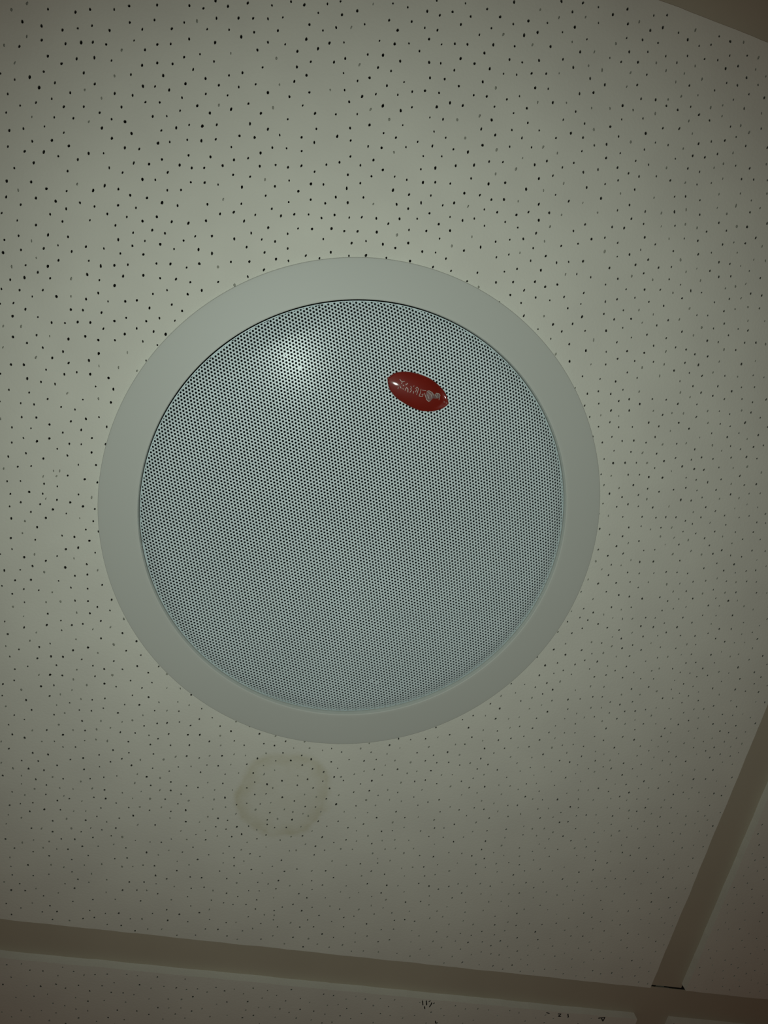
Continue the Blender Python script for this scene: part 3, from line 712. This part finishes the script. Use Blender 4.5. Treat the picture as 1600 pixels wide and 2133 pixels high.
# trim ring: rounded outer edge on the tile, gentle cone rising to the inner lip
RO, RI = 0.1380, 0.1176
prof = [(RO - 0.0001, 0.0000), (RO, 0.0004), (RO, 0.0019), (RO - 0.00007, 0.00215), (RO - 0.00025, 0.0023), (RO - 0.0005, 0.00233)]
for k in range(1, 11):
    t = k / 11
    r_ = RO - 0.0005 + (RI + 0.0006 - RO + 0.0005) * t
    prof.append((r_, 0.00234 + 0.00116 * t))
prof += [(RI + 0.0006, 0.0035), (RI + 0.0002, 0.00345), (RI, 0.0032), (RI, -0.004), (0.1225, -0.004), (0.1225, 0.0)]
ring = link('trim_ring', lathe('trim_ring', prof, 360, True), m_ring, speaker, True)
md = ring.data
bm = bmesh.new(); bm.from_mesh(md)
for e in bm.edges:
    if len(e.link_faces) == 2 and e.calc_face_angle(0) > math.radians(50): e.smooth = False
bm.to_mesh(md); bm.free()

# grille: a shallow pressed dome of perforated sheet
GR = 0.11695          # outer radius of the sheet
PR = 0.1166           # radius the punching reaches
def gz(r):
    """height of the grille's outer skin"""
    d = 0.0036 + 0.0052 * (1 - (r / 0.117) ** 2)
    e = max(0.0, (r - 0.1035) / (GR - 0.1035))
    return d - 0.0032 * e * e * e

PITCH = 0.001832
HR = PITCH * 0.322
A0 = math.radians(-8.2)
ORG = np.array((-0.02002, 0.01734))
va = PITCH * np.array((math.cos(A0), math.sin(A0)))
vb = PITCH * np.array((math.cos(A0 - math.pi / 3), math.sin(A0 - math.pi / 3)))
N = 90
ii, jj = np.meshgrid(np.arange(-N, N + 1), np.arange(-N, N + 1), indexing='ij')
cen = ORG + ii.reshape(-1, 1) * va + jj.reshape(-1, 1) * vb
cen = cen[np.hypot(cen[:, 0], cen[:, 1]) < PR + PITCH * 0.25]
nc = len(cen)
rad = np.full(nc, HR)
# a few holes bridged with lacquer
for cx, cy, q in ((-0.05928, 0.07813, 0.65), (-0.05095, 0.07345, 0.5), (0.0305, -0.0905, 0.75), (0.034, -0.092, 0.75)):
    k = np.argmin(np.hypot(cen[:, 0] - cx, cen[:, 1] - cy))
    rad[k] = HR * q
rs = np.random.RandomState(4)
rad *= rs.uniform(0.97, 1.03, nc)
ang12 = A0 + np.radians(30) + np.arange(12) * math.pi / 6
hexr = np.where(np.arange(12) % 2 == 0, PITCH / math.sqrt(3), PITCH / 2)
outer = cen[:, None, :] + (hexr[:, None] * np.stack((np.cos(ang12), np.sin(ang12)), 1))[None]
inner = cen[:, None, :] + rad[:, None, None] * np.stack((np.cos(ang12), np.sin(ang12)), 1)[None]


def clamp(p, lim):
    r = np.hypot(p[..., 0], p[..., 1])
    s = np.where(r > lim, lim / np.maximum(r, 1e-9), 1.0)
    return p * s[..., None]


outer = clamp(outer, PR + 0.00003)
inner = clamp(inner, PR - 0.0001)
gzv = np.vectorize(gz)
zo = gzv(np.hypot(outer[..., 0], outer[..., 1]))
zi = gzv(np.hypot(inner[..., 0], inner[..., 1]))
TH = 0.0006
vo = np.concatenate((outer, zo[..., None]), 2)
vi = np.concatenate((inner, zi[..., None]), 2)
vw = np.concatenate((inner, zi[..., None] - TH), 2)
verts = np.concatenate((vo, vi, vw), 1).reshape(-1, 3)          # 36 per cell
k = np.arange(12); l = (k + 1) % 12
q1 = np.stack((k, l, 12 + l, 12 + k), 1)
q2 = np.stack((12 + k, 12 + l, 24 + l, 24 + k), 1)
cell = np.concatenate((q1, q2), 0)
quads = (np.arange(nc)[:, None, None] * 36 + cell[None]).reshape(-1, 4)
# unpunched border, turned up into the ring
SEG = 480
bord_r = [PR, PR + 0.0001, PR + 0.0002, GR, GR, GR - 0.0002]
bord_z = [gz(PR) - 0.00002, gz(PR + 0.0001), gz(PR + 0.0002), gz(GR), gz(GR) - 0.0006, gz(GR) - 0.0006]
bv = []
for i in range(SEG):
    a = 2 * math.pi * i / SEG
    for r_, z_ in zip(bord_r, bord_z):
        bv.append((r_ * math.cos(a), r_ * math.sin(a), z_))
nb = len(bord_r)
base = len(verts)
bq = []
for i in range(SEG):
    j = (i + 1) % SEG
    for t in range(nb - 1):
        bq.append((base + i * nb + t, base + j * nb + t, base + j * nb + t + 1, base + i * nb + t + 1))
verts = np.concatenate((verts, np.array(bv)), 0)
quads = np.concatenate((quads, np.array(bq)[:, ::-1]), 0)
gm = bpy.data.meshes.new('grille')
gm.vertices.add(len(verts)); gm.vertices.foreach_set('co', verts.astype(np.float32).ravel())
gm.loops.add(quads.size); gm.loops.foreach_set('vertex_index', quads.astype(np.int32).ravel())
gm.polygons.add(len(quads))
gm.polygons.foreach_set('loop_start', np.arange(0, quads.size, 4, dtype=np.int32))
gm.polygons.foreach_set('loop_total', np.full(len(quads), 4, dtype=np.int32))
gm.update(calc_edges=True)
gm.validate()
gm.shade_flat()
grille = link('grille', gm, m_grille, speaker)
grille['label'] = 'pale perforated metal grille, shallow dome'

# driver behind the grille
cone = [(0.0, -0.030), (0.012, -0.0305), (0.022, -0.034), (0.030, -0.041), (0.045, -0.034), (0.070, -0.021), (0.088, -0.012),
        (0.092, -0.0105), (0.096, -0.008), (0.100, -0.0105), (0.104, -0.012), (0.1165, -0.012)]
link('speaker_cone', lathe('speaker_cone', cone, 96), m_black, speaker, True)
can = [(0.1215, 0.0), (0.1215, -0.09), (0.115, -0.10), (0.0, -0.10)]
link('back_can', lathe('back_can', can, 96), m_can, speaker)

# ------------------------------------------------------------------ badge
OUT = [[-5.94, 79.4], [-4.93, 80.73], [-3.17, 82.66], [0.04, 84.32], [4.34, 85.35], [8.88, 85.6], [13.6, 85.23], [17.33, 84.38], [21.31, 82.68], [24.73, 80.59], [27.0, 78.44], [28.33, 76.26], [29.13, 74.74], [28.7, 73.38], [26.93, 71.34], [25.0, 69.83], [21.92, 68.27], [18.62, 67.45], [15.22, 67.07], [11.61, 67.44], [7.9, 68.23], [4.12, 69.34], [1.01, 70.6], [-1.5, 72.23], [-3.57, 73.96], [-5.05, 76.5]]
# closed Catmull-Rom through the outline
pts = []
n = len(OUT)
for i in range(n):
    p0, p1, p2, p3 = (np.array(OUT[(i + d) % n]) for d in (-1, 0, 1, 2))
    for s in range(5):
        t = s / 5
        pts.append(0.5 * (2 * p1 + (p2 - p0) * t + (2 * p0 - 5 * p1 + 4 * p2 - p3) * t * t + (3 * p1 - p0 - 3 * p2 + p3) * t ** 3))
pts = np.array(pts) * 1e-3
BC = np.array((0.0117, 0.0765))
rel = pts - BC
out_a = np.arctan2(rel[:, 1], rel[:, 0]); out_r = np.hypot(rel[:, 0], rel[:, 1])
order = np.argsort(out_a); oa, orr = out_a[order], out_r[order]
HB = 0.0024
TIP = -0.10           # direction of the pointed end, with a lip made up to catch a highlight
LA = math.radians(-7.6)                     # long axis of the badge
def dome(x, y):
    u = (x * math.cos(LA) + y * math.sin(LA)) / 0.0192
    w = (-x * math.sin(LA) + y * math.cos(LA)) / 0.0101
    return 0.0006 + HB * max(0.02, 1 - u * u - w * w)
def badge_h(dx, dy, t):
    d = abs((math.atan2(dy, dx) - TIP + math.pi) % (2 * math.pi) - math.pi)
    h = dome(dx, dy)
    if t > 0.80:
        e = min(1.0, (t - 0.80) / 0.16)
        h += 0.00125 * math.exp(-(d / 0.30) ** 2) * e * e * (3 - 2 * e)
    if t > 0.965:
        h = h + (-0.0004 - h) * ((t - 0.965) / 0.035) ** 2
    return h
def badge_z(x, y):
    dx, dy = x - BC[0], y - BC[1]
    an = math.atan2(dy, dx)
    R_ = np.interp(an, oa, orr, period=2 * math.pi)
    t = min(1.0, math.hypot(dx, dy) / R_)
    return gz(math.hypot(x, y)) + badge_h(dx, dy, t)
ts_ = [0.08, 0.16, 0.24, 0.32, 0.4, 0.48, 0.56, 0.62, 0.68, 0.74, 0.78, 0.82, 0.85, 0.88, 0.91, 0.94, 0.965, 0.98, 0.99, 1.0]
v, f = [(BC[0], BC[1], badge_z(*BC))], []
m = len(pts)
for t in ts_:
    for r_ in rel:
        x, y = BC + r_ * t
        v.append((x, y, gz(math.hypot(x, y)) + badge_h(r_[0] * t, r_[1] * t, t)))
for i in range(m):
    f.append((0, 1 + i, 1 + (i + 1) % m))
for q in range(len(ts_) - 1):
    for i in range(m):
        j = (i + 1) % m
        f.append((1 + q * m + i, 1 + (q + 1) * m + i, 1 + (q + 1) * m + j, 1 + q * m + j))
bme = mesh('badge', v, f)
fix_normals(bme)
badge = link('badge', bme, m_red, speaker, True)
badge['label'] = 'glossy domed red oval badge with worn silver lettering'

STROKES = [[[0.18, 80.52], [1.07, 79.75], [1.8, 79.59], [3.03, 80.13]], [[1.8, 79.59], [1.69, 78.34]], [[4.79, 79.57], [4.16, 78.51]], [[0.51, 76.36], [0.55, 75.37]], [[1.25, 77.0], [2.07, 76.09]], [[2.45, 78.08], [3.26, 77.62]], [[2.87, 76.35], [3.32, 75.88]], [[3.99, 79.14], [3.9, 78.22]], [[4.32, 75.42], [4.36, 76.55], [4.72, 77.31], [5.6, 76.63], [5.93, 75.03]], [[6.57, 78.56], [7.19, 77.7], [6.83, 77.17], [7.5, 76.43], [6.93, 75.17]], [[8.25, 79.14], [8.05, 78.59]], [[8.66, 76.39], [8.89, 75.16]], [[9.31, 77.79], [9.94, 78.84], [10.93, 78.19], [10.7, 74.87]], [[10.1, 77.87], [9.78, 76.11]], [[12.26, 78.41], [12.39, 76.31], [12.18, 74.56], [13.97, 74.78], [14.02, 76.26], [13.27, 75.63]], [[12.95, 78.02], [15.1, 78.22]], [[14.55, 76.85], [16.59, 73.74], [17.93, 73.12], [18.52, 73.54]], [[15.65, 77.91], [16.64, 78.5], [18.62, 78.09], [19.59, 76.75]], [[16.31, 76.38], [17.78, 74.49]], [[16.39, 77.76], [18.27, 76.87], [19.18, 75.29]], [[20.8, 76.6], [20.81, 78.18], [22.29, 78.33], [23.18, 77.64], [23.21, 75.11]], [[21.0, 77.1], [22.08, 75.78]], [[21.58, 77.92], [22.51, 76.34]]]
lt = link('lettering', ribbons('lettering', STROKES, 0.00029, badge_z, 0.00007), m_silver, badge)
lt['label'] = 'worn silver lettering'
PATCH = [[15.46, 77.75], [16.61, 78.6], [18.9, 77.93], [20.23, 77.36], [20.89, 78.32], [22.84, 78.01], [23.28, 76.08], [21.49, 75.41], [19.68, 75.19], [18.79, 73.38], [17.21, 73.21], [15.68, 75.32]]
pv = [Vector((a * 1e-3, b * 1e-3)) for a, b in reversed(PATCH)]
dense = []
for a, b in zip(pv, pv[1:] + pv[:1]):
    dense += [a.lerp(b, s / 4) for s in range(4)]
inn = []
xs = np.arange(0.0150, 0.0240, 0.0006)
ys = np.arange(0.0728, 0.0790, 0.0006)
for x in xs:
    for y in ys:
        inn.append(Vector((x, y)))
r3 = delaunay_2d_cdt(dense + inn, [], [list(range(len(dense)))], 1, 1e-7, True)
pf = [tuple(q) for q, og in zip(r3[2], r3[5]) if 0 in og]
pme = mesh('worn_patch', [(q.x, q.y, badge_z(q.x, q.y) + 0.00004) for q in r3[0]], pf)
bm = bmesh.new(); bm.from_mesh(pme)
for fc in bm.faces:
    if fc.normal.z < 0: fc.normal_flip()
loose = [vv for vv in bm.verts if not vv.link_faces]
bmesh.ops.delete(bm, geom=loose, context='VERTS')
bm.to_mesh(pme); bm.free()
wp = link('worn_patch', pme, m_tarnish, badge)
wp['label'] = 'tarnished grey patch in the lettering'
